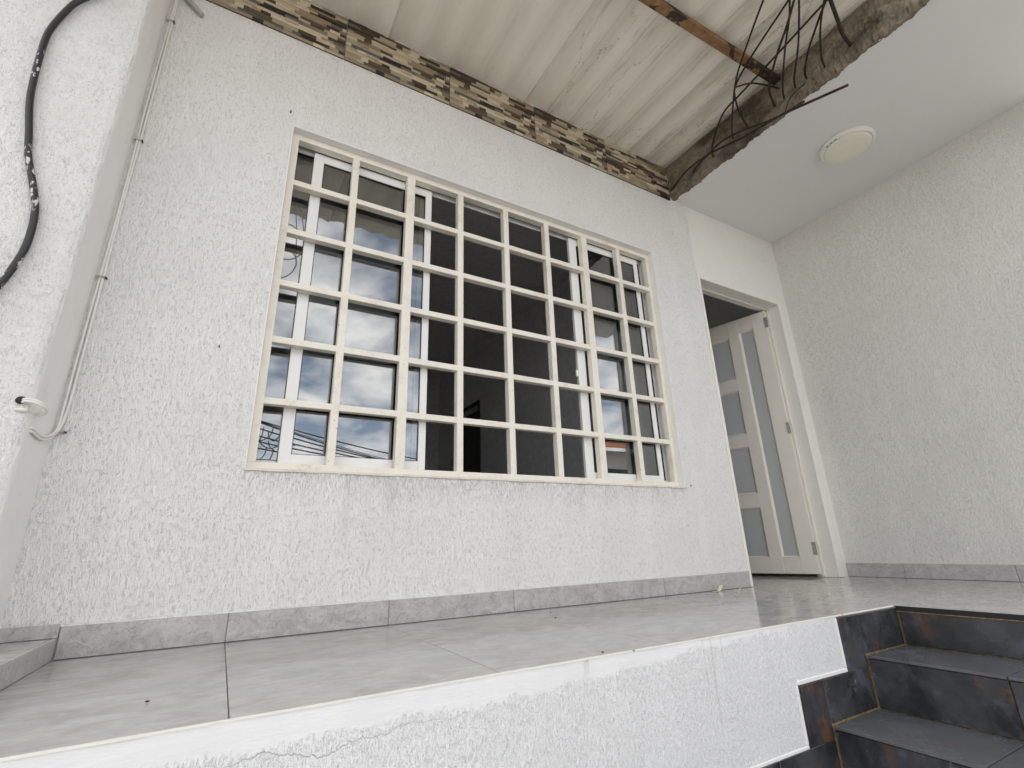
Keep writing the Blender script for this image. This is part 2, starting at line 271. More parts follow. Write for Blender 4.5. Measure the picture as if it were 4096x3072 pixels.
M['lampring'] = paint('lamp rim plastic', (0.76, 0.75, 0.70), 0.45, (0.5, 0.42, 0.25), 0.3, 9.0, 0.04)
M['lampdiff'] = paint('yellowed lamp diffuser', (0.82, 0.785, 0.66), 0.35, (0.6, 0.52, 0.35), 0.35, 9.0, 0.03)
M['inwall'] = plain('grey interior paint', (0.78, 0.78, 0.78), 0.8)
M['infloor'] = plain('interior floor', (0.22, 0.21, 0.2), 0.4)
M['indark'] = plain('dark interior fill', (0.05, 0.045, 0.04), 0.6)
M['ground'] = plain('street concrete', (0.40, 0.39, 0.37), 0.9)
M['asphalt'] = plain('asphalt', (0.06, 0.06, 0.062), 0.9)
M['nwall'] = stucco('neighbour render', (0.72, 0.71, 0.69), (0.4, 0.38, 0.34), 0.4)
M['rooftile'] = plain('orange clay roof', (0.42, 0.15, 0.07), 0.8)
M['wire'] = plain('black overhead wire', (0.012, 0.012, 0.013), 0.6)

# ------------------------------------------------------------------ mesh helpers
def link(o, parent=None):
    C.objects.link(o)
    if parent is not None: o.parent = parent
    return o
def tag(o, label=None, cat=None, group=None, kind=None):
    if label: o['label'] = label
    if cat: o['category'] = cat
    if group: o['group'] = group
    if kind: o['kind'] = kind
    return o
def empty(name, loc, label=None, cat=None, group=None, kind=None):
    if cat and not kind: kind = 'thing'
    o = bpy.data.objects.new(name, None); o.empty_display_size = 0.1; link(o); o.location = loc; return tag(o, label, cat, group, kind)
def from_bm(name, bm, mat, parent=None, smooth=False):
    me = bpy.data.meshes.new(name); bm.normal_update(); bm.to_mesh(me); bm.free()
    if mat is not None: me.materials.append(M[mat] if isinstance(mat, str) else mat)
    if smooth:
        for p in me.polygons: p.use_smooth = True
    o = bpy.data.objects.new(name, me); link(o)
    if parent is not None:                              # keep world-space vertices: undo the parent's own offset
        o.parent = parent; o.matrix_parent_inverse = parent_world(parent).inverted()
    return o
def parent_world(p):
    m = p.matrix_basis.copy()
    if p.parent is not None: m = parent_world(p.parent) @ p.matrix_parent_inverse @ m
    return m
def bbox(bm, x0, x1, y0, y1, z0, z1, mtx=None):
    vs = [bm.verts.new(v) for v in ((x0, y0, z0), (x1, y0, z0), (x1, y1, z0), (x0, y1, z0), (x0, y0, z1), (x1, y0, z1), (x1, y1, z1), (x0, y1, z1))]
    if mtx is not None:
        for v in vs: v.co = mtx @ v.co
    for f in ((0, 3, 2, 1), (4, 5, 6, 7), (0, 1, 5, 4), (1, 2, 6, 5), (2, 3, 7, 6), (3, 0, 4, 7)): bm.faces.new([vs[i] for i in f])
    return vs
def box(name, x0, x1, y0, y1, z0, z1, mat, parent=None, bev=0.0, seg=1, mtx=None, wob=0.0):
    bm = bmesh.new(); bbox(bm, x0, x1, y0, y1, z0, z1)
    if wob:
        for v in bm.verts: v.co += Vector((random.uniform(-wob, wob), random.uniform(-wob, wob), random.uniform(-wob, wob)))
    if bev: bmesh.ops.bevel(bm, geom=bm.edges[:], offset=bev, segments=seg, affect='EDGES', profile=0.6)
    if mtx is not None: bmesh.ops.transform(bm, matrix=mtx, verts=bm.verts[:])
    return from_bm(name, bm, mat, parent)
def catmull(P, n=8):
    P = [Vector(p) for p in P]; out = []
    Q = [P[0] * 2 - P[1]] + P + [P[-1] * 2 - P[-2]]
    for i in range(1, len(Q) - 2):
        a, b, c, d = Q[i - 1:i + 3]
        for k in range(n):
            t = k / n
            out.append(0.5 * ((2 * b) + (c - a) * t + (2 * a - 5 * b + 4 * c - d) * t * t + (3 * b - a - 3 * c + d) * t ** 3))
    out.append(P[-1]); return out
def tube(bm, pts, r, sides=8, cap=True):
    rings = []; prev = None
    for i, p in enumerate(pts):
        d = (pts[min(i + 1, len(pts) - 1)] - pts[max(i - 1, 0)]).normalized()
        if prev is None: u = d.orthogonal().normalized()
        else: u = (prev - d * prev.dot(d)).normalized()
        prev = u; w = d.cross(u); rr = r(i / (len(pts) - 1)) if callable(r) else r
        rings.append([bm.verts.new(p + (u * math.cos(2 * math.pi * k / sides) + w * math.sin(2 * math.pi * k / sides)) * rr) for k in range(sides)])
    for a, b in zip(rings, rings[1:]):
        for k in range(sides): bm.faces.new((a[k], a[(k + 1) % sides], b[(k + 1) % sides], b[k]))
    if cap: bm.faces.new(rings[0][::-1]); bm.faces.new(rings[-1])
def tubeobj(name, pts, r, mat, parent=None, n=8, sides=8, spline=True):
    bm = bmesh.new(); tube(bm, catmull(pts, n) if spline else [Vector(p) for p in pts], r, sides); return from_bm(name, bm, mat, parent, True)
def rough(u, s=0):                                        # cheap repeatable 1-D noise, about -1..1
    return 0.5 * math.sin(u * 1.0 + s) + 0.3 * math.sin(u * 2.73 + 1.7 * s + 1) + 0.2 * math.sin(u * 6.1 + s * 3) + 0.15 * math.sin(u * 13.7 + s * 5)

# ================================================================== SETTING
o = box('ground', -150, 150, -150, 30, -1.5, -1.2, 'ground'); tag(o, 'concrete yard below the porch', 'ground', kind='structure')
o = box('road', -150, 150, -8.2, -4.2, -1.3, -1.196, 'asphalt'); tag(o, 'asphalt street in front of the house', 'road', kind='structure')

# ---- window wall ---------------------------------------------------
WX0, WX1, WZ0, WZ1 = 0.037, 2.412, 0.588, 2.250
wall = empty('house_wall', (1.2, 0, 0), 'white grained plaster wall around the barred window', 'wall')
def grid_wall(name, rects, y, mat, parent, depth=0.15):
    """front wall of plaster round openings; each rect is a solid block butted to its neighbours"""
    bm = bmesh.new()
    for (x0, x1, z0, z1) in rects: bbox(bm, x0, x1, y, y + depth, z0, z1)
    return from_bm(name, bm, mat, parent)
grid_wall('plaster', [(-0.56, WX0, 0, 3.16), (WX1, 2.862, 0, 2.835), (WX0, WX1, 0, WZ0), (WX0, WX1, WZ1, 3.16), (WX1, 2.80, 2.835, 3.16)], 0.0, 'stucco', wall)
# reveals of the opening, smooth and slightly uneven
bm = bmesh.new()
def strip(bm, a, b, n, w, axis):
    pass
for (x0, x1, z0, z1) in ((WX0 - 0.001, WX0 + 0.004, WZ0, WZ1), (WX1 - 0.004, WX1 + 0.001, WZ0, WZ1), (WX0 + 0.004, WX1 - 0.004, WZ1 - 0.004, WZ1 + 0.001), (WX0 + 0.004, WX1 - 0.004, WZ0 - 0.001, WZ0 + 0.004)):
    bbox(bm, x0, x1, -0.0015, 0.148, z0, z1)
from_bm('reveal', bm, 'smooth', wall)
# baseboard tiles
bx = [-0.390, 0.053, 0.612, 1.185, 2.130, 2.862]
for a, b in zip(bx, bx[1:]):
    box('baseboard_tile', a + 0.0012, b - 0.0012, -0.010, -0.0005, 0.002, 0.092 + random.uniform(-.001, .001), 'marble', wall, 0.0012)
box('baseboard_grout', -0.388, 2.860, -0.007, 0.0, 0.001, 0.0905, 'grout_g', wall)
# painted caulk line above the baseboard
bm = bmesh.new(); n = 120; prev = None
for i in range(n + 1):
    x = -0.395 + (2.862 + 0.395) * i / n; h = 0.0035 + 0.0025 * rough(x * 9, 2)
    ring = [bm.verts.new(v) for v in ((x, 0.002, 0.0915), (x, -0.0105, 0.0915), (x, -0.008, 0.0925 + h * 0.6), (x, 0.002, 0.094 + h * 2))]
    if prev:
        for k in range(4): bm.faces.new((prev[k], ring[k], ring[(k + 1) % 4], prev[(k + 1) % 4]))
    prev = ring
from_bm('caulk_line', bm, 'stucco', wall)
# stacked-stone border tiles under the roof
PAL = [((0.66, 0.60, 0.50), 9), ((0.74, 0.70, 0.61), 10), ((0.56, 0.50, 0.41), 6), ((0.25, 0.19, 0.13), 3), ((0.10, 0.093, 0.088), 3), ((0.31, 0.25, 0.18), 2), ((0.36, 0.35, 0.33), 2)]
def stone_tile(w, seed, name, z0=2.800, z1=3.100):
    rr = random.Random(seed); bm = bmesh.new(); cl = bm.loops.layers.color.new('col')
    def face_col(vs0, c):
        fs = set(f for v in vs0 for f in v.link_faces)
        for f in fs:
            for l in f.loops: l[cl] = (*c, 1)
    face_col(bbox(bm, 0.001, w - 0.001, -0.006, 0.0, z0, z1), (0.12, 0.09, 0.06))
    z = z0; rows = []
    while z < z1 - 0.012:
        h = rr.uniform(0.013, 0.027); h = min(h, z1 - z); 
        if z1 - z - h < 0.012: h = z1 - z
        rows.append((z, z + h)); z += h
    for (a, b) in rows:
        x = 0.0015; k = 0
        while x < w - 0.01:
            L = rr.choice((rr.uniform(0.025, 0.07), rr.uniform(0.06, 0.17))); x2 = min(x + L, w - 0.0015)
            if w - 0.0015 - x2 < 0.02: x2 = w - 0.0015
            c = rr.choices([q[0] for q in PAL], [q[1] for q in PAL])[0]; j = rr.uniform(0.85, 1.12)
            vs = bbox(bm, x, x2 - 0.0006, -0.0085 - rr.uniform(0, 0.004), -0.0055, a, b - 0.0006)
            for i in (1, 2, 5, 6): vs[i].co.x -= 0.0
            sk = rr.uniform(-0.004, 0.004)
            for i in (0, 1): vs[i].co.z += 0.0
            face_col(vs, tuple(q * j for q in c)); x = x2
    me = bpy.data.meshes.new(name); bm.normal_update(); bm.to_mesh(me); bm.free(); me.materials.append(M['stone']); return me
tile_me = stone_tile(0.609, 11, 'stone_tile')
for i, x in enumerate((-0.378, 0.232, 0.842, 1.452)):
    o = bpy.data.objects.new('stone_tile', tile_me); link(o, wall); o.matrix_parent_inverse = parent_world(wall).inverted(); o.location = (x, 0, 0.0)
for x, w, sd in ((-0.559, 0.180, 5), (2.062, 0.628, 23)):
    o = bpy.data.objects.new('stone_tile', stone_tile(w, sd, 'stone_tile_cut')); link(o, wall); o.matrix_parent_inverse = parent_world(wall).inverted(); o.location = (x, 0, 0)
# plaster above and beside the door, a hand-width of cream paint
head = empty('door_wall', (3.4, 0, 0), 'cream plaster wall over and beside the open door', 'wall')
grid_wall('plaster', [(2.862, 4.02, 2.216, 2.835), (3.912, 4.02, 0, 2.216)], 0.005, 'header', head, 0.145)

# ---- side wall ------------------------------------------------------
side = empty('side_wall', (4.0, -1.1, 0), 'cream white grained wall on the right with marble baseboard', 'wall')
bm = bmesh.new(); bbox(bm, 3.995, 4.25, -1.72, 5.0, -1.2, 3.1); from_bm('plaster', bm, 'stucco_side', side)
yy = -0.001
for b in (-0.36, -0.92, -1.48, -1.72):
    box('baseboard_tile', 3.985, 3.9945, b + 0.0012, yy - 0.0012, 0.002, 0.092, 'marble', side, 0.0012); yy = b
# ---- pillar on the left ----------------------------------------------
pil = empty('pillar', (-1.2, -0.1, 0), 'thick coarse white pillar wall along the left edge', 'pillar')
bm = bmesh.new(); N = 60; prev = None
prof = [(-2.6, -0.240), (-0.552, -0.240), (-0.538, -0.236), (-0.531, -0.228), (-0.530, -0.216), (-0.530, 0.14), (-2.6, 0.14)]
for i in range(N + 1):
    z = -1.2 + 4.3 * i / N; ring = []
    for k, (x, y) in enumerate(prof):
        q = 0.004 * rough(z * 7 + k, 3) if k in (1, 2, 3) else 0.0
        ring.append(bm.verts.new((x + q, y + (0.004 * rough(z * 6, 8) if 0 < k < 4 else 0), z)))
    if prev:
        for k in range(len(prof)): bm.faces.new((prev[k], prev[(k + 1) % len(prof)], ring[(k + 1) % len(prof)], ring[k]))
    prev = ring
bm.faces.new(prev)
o = from_bm('plaster_face', bm, 'stucco_pillar', pil)
o.data.materials.append(M['smooth'])
for p in o.data.polygons:
    if p.normal.x > 0.8: p.material_index = 1

# ---- porch floor -----------------------------------------------------
fl = empty('porch_floor', (1.2, -0.5, 0), 'grey streaked porcelain tile floor of the porch', 'floor', kind='structure')
box('screed', -2.6, 2.452, -0.935, 0.14, -0.15, -0.004, 'grout_g', fl)
box('screed', 2.4752, 3.994, -2.3, 0.14, -1.2, -0.004, 'grout_g', fl)
XJ = [-1.615, -1.059, -0.503, 0.053, 0.609, 1.165, 1.721, 2.277, 2.833, 3.389, 3.945, 3.994]
G = 0.0011
for a, b in zip(XJ, XJ[1:]):
    if b <= 2.3:
        box('floor_tile', a + G, b - G, -0.9478, -0.002, -0.010, 0.0 + random.uniform(-.0003, .0003), 'floor', fl, 0.0009)
    else:
        a2 = a
        box('floor_tile', a + G, b - G, -0.9478, -0.002, -0.010, 0.0, 'floor', fl, 0.0009)
        a2 = max(a, 2.462)
        for y0, y1 in ((-1.50, -0.9478), (-2.056, -1.50), (-2.3, -2.056)):
            box('floor_tile', a2 + G, b - G, y0 + G, y1 - G, -0.010, 0.0, 'floor', fl, 0.0009)
        # inside the doorway
        if a > 2.8: box('floor_tile', a + G, b - G, 0.002, 0.55, -0.010, 0.0, 'floor', fl, 0.0009)
# pale grout bead along the open edge
bm = bmesh.new(); n = 200; prev = None
for i in range(n + 1):
    x = -1.6 + (2.463 + 1.6) * i / n; w = 0.0012 + 0.0016 * rough(x * 21, 4)
    ring = [bm.verts.new(v) for v in ((x, -0.9480, -0.0008), (x, -0.9500 - w, -0.0016), (x, -0.9506 - w, -0.0050), (x, -0.9480, -0.0050))]
    if prev:
        for k in range(4): bm.faces.new((prev[k], ring[k], ring[(k + 1) % 4], prev[(k + 1) % 4]))
    prev = ring
from_bm('edge_grout', bm, 'grout_p', fl)

# raised step at the left end
st = empty('raised_step', (-0.5, -0.5, 0), 'low tiled step at the left end of the porch floor', 'step')
rz = Matrix.Translation((-0.392, 0, 0)) @ Matrix.Rotation(math.radians(-1.0), 4, 'Z') @ Matrix.Translation((0.392, 0, 0))
box('core', -1.9, -0.402, -0.94, -0.001, 0.0005, 0.050, 'grout_g', st, mtx=rz)
for a, b in ((-0.56, -0.002), (-0.94, -0.562)): box('riser_tile', -0.4015, -0.392, a, b, 0.001, 0.0605, 'marble', st, 0.0012, mtx=rz)
for a, b in ((-0.56, -0.002), (-0.94, -0.562)): box('top_tile', -0.94, -0.4025, a, b, 0.0505, 0.0600, 'floor', st, 0.0012, mtx=rz)
box('baseboard_tile', -0.529, -0.392, -0.011, -0.0005, 0.0610, 0.099, 'marble', st, 0.0012)

# ---- plinth below the floor -------------------------------------------
pl = empty('plinth_wall', (0, -0.95, -1.2), 'rough white plaster plinth below the porch floor edge', 'wall')
bm = bmesh.new()
for (x0, x1, z0, z1) in ((-2.6, 1.418, -1.2, -0.0042), (1.418, 1.722, -0.366, -0.0042), (1.722, 2.028, -0.186, -0.0042)): bbox(bm, x0, x1, -0.950, -0.85, z0, z1)
from_bm('plaster', bm, 'plinth', pl)
def edge_strip(x0, x1, z0, z1):
    bm = bmesh.new(); bbox(bm, x0, x1, -0.9535, -0.949, z0, z1); bmesh.ops.bevel(bm, geom=bm.edges[:], offset=0.0022, segments=1, affect='EDGES'); from_bm('smooth_edge', bm, 'smooth', pl)
edge_strip(2.0135, 2.0275, -0.172, -0.011); edge_strip(1.722, 2.0275, -0.1865, -0.1725); edge_strip(1.7075, 1.7215, -0.352, -0.187); edge_strip(1.418, 1.7215, -0.366, -0.3525); edge_strip(1.4035, 1.4175, -0.53, -0.367)

# ---- stairs -------------------------------------------------------------
stairs = empty('stairs', (1.6, -1.5, -1.2), 'dark slate tiled stairs with ochre grout climbing to the porch', 'stairs')
RX = [2.465, 2.163, 1.862, 1.558, 1.255, 0.952, 0.65]; TZ = [0.0, -0.146, -0.320, -0.495, -0.670, -0.845, -1.02, -1.2]
YS0, YJ, YS1 = -0.957, -1.357, -2.20
bm = bmesh.new()
for i, x in enumerate(RX):                               # concrete core, one block per step
    bbox(bm, x + 0.010, 2.60 if i == 0 else RX[i - 1] + 0.0099, YS1, -0.9505 if i else -0.9505, -1.2, TZ[i] - 0.0105)
from_bm('core', bm, 'grout', stairs)
yj = [YS0 - 0.003, -1.357, -1.757, -2.157, -2.2]
for i, x in enumerate(RX):
    zt = TZ[i] - (0.020 if i == 0 else 0.011); zb = TZ[i + 1] + 0.002
    for a, b in zip(yj, yj[1:]):
        box('riser_tile', x, x + 0.0095, b + 0.002, a - 0.002, zb, zt - 0.002, 'slate', stairs, 0.001)
        if i + 1 < len(TZ) - 1: 
            x2 = RX[i + 1] if i + 1 < len(RX) else 0.35
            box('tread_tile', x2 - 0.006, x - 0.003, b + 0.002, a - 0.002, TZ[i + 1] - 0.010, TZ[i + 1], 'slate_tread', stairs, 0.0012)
box('nosing', 2.456, 2.4625, -2.2, -0.9585, -0.019, -0.0005, 'rubber', stairs, 0.001)
box('grout_line', 2.4585, 2.470, -2.2, -0.9585, -0.0225, -0.0195, 'grout', stairs)
for i in range(5):                                       # two wall tiles beside every step
    x = RX[i + 1]; a = x - 0.134; g = 0.0022
    zt = -0.0105 if i == 0 else TZ[i] - 0.0415
    zb = TZ[i + 1]
    box('side_tile', a, x - g, -0.9570, -0.9503, zb - 0.0395, zt, 'slate', stairs, 0.001)
    box('side_tile', x + g, RX[i] - 0.002, -0.9570, -0.9503, zb + 0.003, zt, 'slate', stairs, 0.001)
    bm = bmesh.new(); bbox(bm, a + 0.004, RX[i] + 0.002, -0.9545, -0.9501, zb - 0.041, zt - 0.001); from_bm('side_grout', bm, 'grout', stairs)

# ---- ceiling slab with broken edge and bent bars ---------------------------
slab = empty('ceiling_slab', (3.35, -1.0, 2.82), 'white concrete ceiling slab with broken brown edge over the door', 'ceiling')
bm = bmesh.new(); bbox(bm, 2.742, 4.02, -2.15, 0.004, 2.82, 3.10); from_bm('plaster_soffit', bm, 'ceiling', slab)
bm = bmesh.new(); NY, NZ = 230, 22; rows = []
for i in range(NY + 1):
    y = 0.003 - 2.155 * i / NY; row = []
    rag = 0.010 * rough(y * 13, 1) + 0.005 * rough(y * 71, 4) + 0.004 * random.uniform(-1, 1)
    for j in range(NZ + 1):
        v = j / NZ; z = 2.809 + rag + (3.16 - 2.809 - rag) * v
        bulge = 0.009 * rough(y * 17 + z * 29, 2) + 0.006 * rough(y * 47 - z * 60, 6) + 0.004 * random.uniform(-1, 1)
        x = 2.700 + bulge + 0.02 * max(0, 0.12 - v) / 0.12
        if j == 0: x = 2.722 + 0.012 * rough(y * 31, 9)
        row.append(bm.verts.new((x, y, z)))
    # underside lip back to the painted soffit
    row.insert(0, bm.verts.new((2.752 + 0.014 * rough(y * 19, 12) + 0.006 * rough(y * 63, 3), y, 2.8185)))
    rows.append(row)
for a, b in zip(rows, rows[1:]):
    for k in range(len(a) - 1): bm.faces.new((a[k], a[k + 1], b[k + 1], b[k]))
from_bm('broken_edge', bm, 'concrete', slab)
BARS = {
'L1': ([[2.72, 0.0, 2.885], [2.7, -0.028, 2.887], [2.646, -0.221, 2.89], [2.62, -0.391, 2.859], [2.607, -0.488, 2.83], [2.576, -0.742, 2.725], [2.546, -0.983, 2.648], [2.5, -1.337, 2.484]], .0062),
'L2': ([[2.73, -0.24, 2.86], [2.7, -0.245, 2.882], [2.665, -0.291, 2.874], [2.606, -0.462, 2.846], [2.574, -0.581, 2.822], [2.542, -0.728, 2.755], [2.497, -0.94, 2.625], [2.475, -1.041, 2.577], [2.45, -1.15, 2.536]], .0058),
'R3': ([[2.74, -0.41, 2.86], [2.7, -0.418, 2.883], [2.644, -0.458, 2.909], [2.588, -0.561, 2.971], [2.553, -0.653, 3.004], [2.523, -0.766, 2.99], [2.486, -0.909, 2.971], [2.428, -1.136, 2.944], [2.36, -1.397, 2.913], [2.297, -1.637, 2.884]], .0052),
'R4': ([[2.74, -0.57, 2.89], [2.7, -0.586, 2.897], [2.568, -0.668, 2.863], [2.446, -0.778, 2.896], [2.384, -0.843, 2.925], [2.317, -0.928, 2.951], [2.199, -1.105, 2.974], [2.12, -1.227, 2.985], [1.985, -1.436, 3.004]], .0048),
'R5': ([[2.74, -0.69, 2.885], [2.7, -0.7, 2.887], [2.557, -0.742, 2.91], [2.49, -0.773, 2.975], [2.449, -0.816, 3.005], [2.356, -0.989, 2.993], [2.2, -1.306, 2.937], [2.091, -1.528, 2.898]], .0048),
'R6': ([[2.74, -0.88, 2.89], [2.7, -0.89, 2.888], [2.547, -0.95, 2.864], [2.477, -1.006, 2.872], [2.367, -1.126, 2.881], [2.271, -1.244, 2.887], [2.2, -1.329, 2.906], [2.042, -1.518, 2.948]], .0055),
'R7': ([[2.74, -0.94, 2.9], [2.7, -0.952, 2.892], [2.546, -1.031, 2.837], [2.376, -1.157, 2.859], [2.257, -1.265, 2.896], [2.2, -1.311, 2.93], [2.024, -1.453, 3.035]], .0046),
'R8': ([[2.74, -1.09, 2.91], [2.7, -1.099, 2.9], [2.631, -1.124, 2.881], [2.536, -1.202, 2.897], [2.441, -1.315, 2.921], [2.38, -1.399, 2.942], [2.236, -1.597, 2.992]], .0052),
'R9': ([[2.74, -1.335, 2.9], [2.7, -1.343, 2.891], [2.58, -1.361, 2.865], [2.492, -1.385, 2.904], [2.42, -1.404, 2.965], [2.30, -1.435, 3.04]], .0085),
'R10': ([[2.74, -1.19, 2.89], [2.7, -1.20, 2.885], [2.60, -1.235, 2.872], [2.46, -1.315, 2.90], [2.33, -1.43, 2.955], [2.2, -1.55, 3.01]], .0046),
'R11': ([[2.74, -1.02, 2.90], [2.7, -1.03, 2.895], [2.59, -1.08, 2.86], [2.44, -1.20, 2.885], [2.30, -1.30, 2.93], [2.15, -1.40, 2.985]], .0046),
'W8': ([[2.71, -1.089, 2.891], [2.628, -1.017, 2.79], [2.612, -0.97, 2.70]], .0025),
'TIE': ([[2.71, -0.942, 2.99], [2.464, -0.914, 2.924], [2.37, -0.851, 2.905]], .0045)}
for k, (P, r) in BARS.items(): tubeobj('rebar', P, r * 1.15, 'rebar', slab, 7, 7)

# ---- roof ------------------------------------------------------------------
roof = empty('corrugated_roof', (0.9, -0.7, 3.1), 'stained fibre cement corrugated roof sheets over the porch', 'roof')
PITCH = 0.1826
def roof_z(x, y): return 3.104 + 0.030 * y
def sheet(x0, x1, lift0, lift1):
    bm = bmesh.new(); nx = max(8, int((x1 - x0) / PITCH * 14)); ys = [0.16, 0.0, -0.4, -0.8, -1.2, -1.62]; T = 0.006
    top, bot = [], []
    for i in range(nx + 1):
        x = x0 + (x1 - x0) * i / nx; w = math.cos((x - 0.456) / PITCH * 2 * math.pi + math.pi); w = math.copysign(abs(w) ** 0.75, w)
        lz = lift0 + (lift1 - lift0) * i / nx
        bot.append([bm.verts.new((x, y, roof_z(x, y) + 0.0095 * w + lz)) for y in ys]); top.append([bm.verts.new((x, y, roof_z(x, y) + 0.0095 * w + lz + T)) for y in ys])
    for a in range(nx):
        for b in range(len(ys) - 1):
            bm.faces.new((bot[a][b], bot[a + 1][b], bot[a + 1][b + 1], bot[a][b + 1])); bm.faces.new((top[a][b], top[a][b + 1], top[a + 1][b + 1], top[a + 1][b]))
        bm.faces.new((bot[a][-1], bot[a + 1][-1], top[a + 1][-1], top[a][-1])); bm.faces.new((bot[a][0], top[a][0], top[a + 1][0], bot[a + 1][0]))
    for e in (0, nx):
        for b in range(len(ys) - 1): bm.faces.new((bot[e][b], bot[e][b + 1], top[e][b + 1], top[e][b]))
    o = from_bm('roof_sheet', bm, 'sheet', roof, True)
    return o
sm = [-1.370, -0.457, 0.456, 1.369, 2.282]
for a in sm[:-1]: sheet(a - 0.05, a + 0.913, 0.017, 0.0)
sheet(2.232, 2.712, 0.017, 0.006)
# rusty purlin
pu = empty('steel_purlin', (1.0, -0.9, 3.03), 'rust stained flat purlin bar crossing under the roof sheets', 'beam')
d = Vector((2.70, -0.945, 0)) - Vector((-1.3, -0.845, 0)); ang = math.atan2(d.y, d.x)
box('bar', 0, d.length - 0.012, -0.026, 0.026, 3.022, 3.056, 'rust', pu, 0.003, mtx=Matrix.Translation((-1.3, -0.845, 0)) @ Matrix.Rotation(ang, 4, 'Z'))

# ---- ceiling lamp -----------------------------------------------------------
lamp = empty('ceiling_lamp', (3.365, -0.965, 2.82), 'round flat yellowed ceiling lamp, unlit, on the white slab', 'lamp')
def lathe(name, prof, cx, cy, mat, parent, n=48, dent=None):
    bm = bmesh.new(); rings = []
    for (r, z) in prof: rings.append([bm.verts.new((cx + r * math.cos(2 * math.pi * k / n), cy + r * math.sin(2 * math.pi * k / n), z + (dent(r, 2 * math.pi * k / n) if dent else 0))) for k in range(n)])
    for a, b in zip(rings, rings[1:]):
        for k in range(n): bm.faces.new((a[k], a[(k + 1) % n], b[(k + 1) % n], b[k]))
    bm.faces.new(rings[-1]); return from_bm(name, bm, mat, parent, True)
lathe('rim', [(0.160, 2.8195), (0.163, 2.812), (0.163, 2.800), (0.158, 2.791), (0.148, 2.787), (0.140, 2.789), (0.138, 2.794)], 3.365, -0.965, 'lampring', lamp)
lathe('diffuser', [(0.139, 2.795), (0.138, 2.7865), (0.130, 2.783), (0.08, 2.781), (0.02, 2.7805)], 3.365, -0.965, 'lampdiff', lamp)
for a in (2.75, 2.95, 3.15):
    for da in (-0.03, 0.03):
        ax = 3.365 + 0.1535 * math.cos(a + da); ay = -0.965 + 0.1535 * math.sin(a + da); box('slot', ax - 0.0025, ax + 0.0025, ay - 0.0045, ay + 0.0045, 2.7868, 2.7895, 'nail', lamp)

# ================================================================== WINDOW
gr = empty('window_grille', (1.22, 0.06, 0.588), 'ivory painted steel grille of eight by six openings', 'grille')
GY0, GY1 = 0.038, 0.079
gx = [0.351 + 0.2945 * i for i in range(7)]; gz = [0.876, 1.148, 1.420, 1.693, 1.962]
FX0, FX1, FZ0, FZ1 = 0.0415, 2.4075, 0.5925, 2.2455; FW = 0.032
box('frame_rail', FX0, FX1, GY0, GY1, FZ0, FZ0 + FW, 'grille', gr, 0.003, 2); box('frame_rail', FX0, FX1, GY0, GY1, FZ1 - FW, FZ1, 'grille', gr, 0.003, 2)
box('frame_stile', FX0, FX0 + FW, GY0 - 0.0012, GY1 - 0.001, FZ0 + FW - 0.002, FZ1 - FW + 0.002, 'grille', gr, 0.003, 2); box('frame_stile', FX1 - FW, FX1, GY0 - 0.0012, GY1 - 0.001, FZ0 + FW - 0.002, FZ1 - FW + 0.002, 'grille', gr, 0.003, 2)
for i, x in enumerate(gx):
    x += random.uniform(-.0012, .0012); w = 0.0168 if i not in (1, 5) else 0.0225
    box('vertical_bar', x - w, x + w, GY0 + 0.0008, GY1, FZ0 + FW - 0.001, FZ1 - FW + 0.001, 'grille', gr, 0.003, 2)
xs = [FX0 + FW] + gx + [FX1 - FW]
for z in gz:
    for i in range(8):
        wl = 0 if i == 0 else (0.0168 if i - 1 not in (1, 5) else 0.0225); wr = 0 if i == 7 else (0.0168 if i not in (1, 5) else 0.0225)
        box('horizontal_bar', xs[i] + wl - 0.002, xs[i + 1] - wr + 0.002, GY0 + 0.0022, GY1 - 0.0015, z - 0.0145, z + 0.0145, 'grille', gr, 0.003, 2, None, 0.0007)
# cement skim under the grille
bm = bmesh.new(); prev = None
for i in range(121):
    x = WX0 + (WX1 - WX0) * i / 120; q = 0.003 * rough(x * 17, 2)
    ring = [bm.verts.new(v) for v in ((x, 0.075, 0.587), (x, -0.006 + q, 0.584 + q * .6), (x, -0.005 + q, 0.5935), (x, 0.04, 0.597), (x, 0.075, 0.597))]
    if prev:
        for k in range(5): bm.faces.new((prev[k], ring[k], ring[(k + 1) % 5], prev[(k + 1) % 5]))
    prev = ring
from_bm('sill_skim', bm, 'sillskim', wall)

win = empty('sliding_window', (1.22, 0.13, 0.6), 'white aluminium sliding window behind the grille, open in the middle', 'window')
OX0, OX1, OZ0, OZ1 = WX0 + 0.004, WX1 - 0.004, 0.5925, 2.2455
for nm, a in (('track', (OX0, OX1, 0.081, 0.140, OZ0, 0.618)), ('head_track', (OX0, OX1, 0.081, 0.140, 2.238, OZ1)), ('head_lip', (OX0, OX1, 0.0815, 0.0835, 2.216, 2.238)), ('head_lip', (OX0, OX1, 0.1105, 0.1135, 2.205, 2.238)),
              ('jamb', (OX0, OX0 + 0.010, 0.0815, 0.139, 0.618, 2.238)), ('jamb', (OX1 - 0.010, OX1, 0.0815, 0.139, 0.618, 2.238)), ('track_lip', (OX0 + 0.01, OX1 - 0.01, 0.1115, 0.1140, 0.618, 0.632))):
    box(nm, *a, 'alu', win, 0.001)
box('head_seal', OX0 + 0.01, OX1 - 0.01, 0.085, 0.109, 2.2365, 2.2378, 'rubber', win)
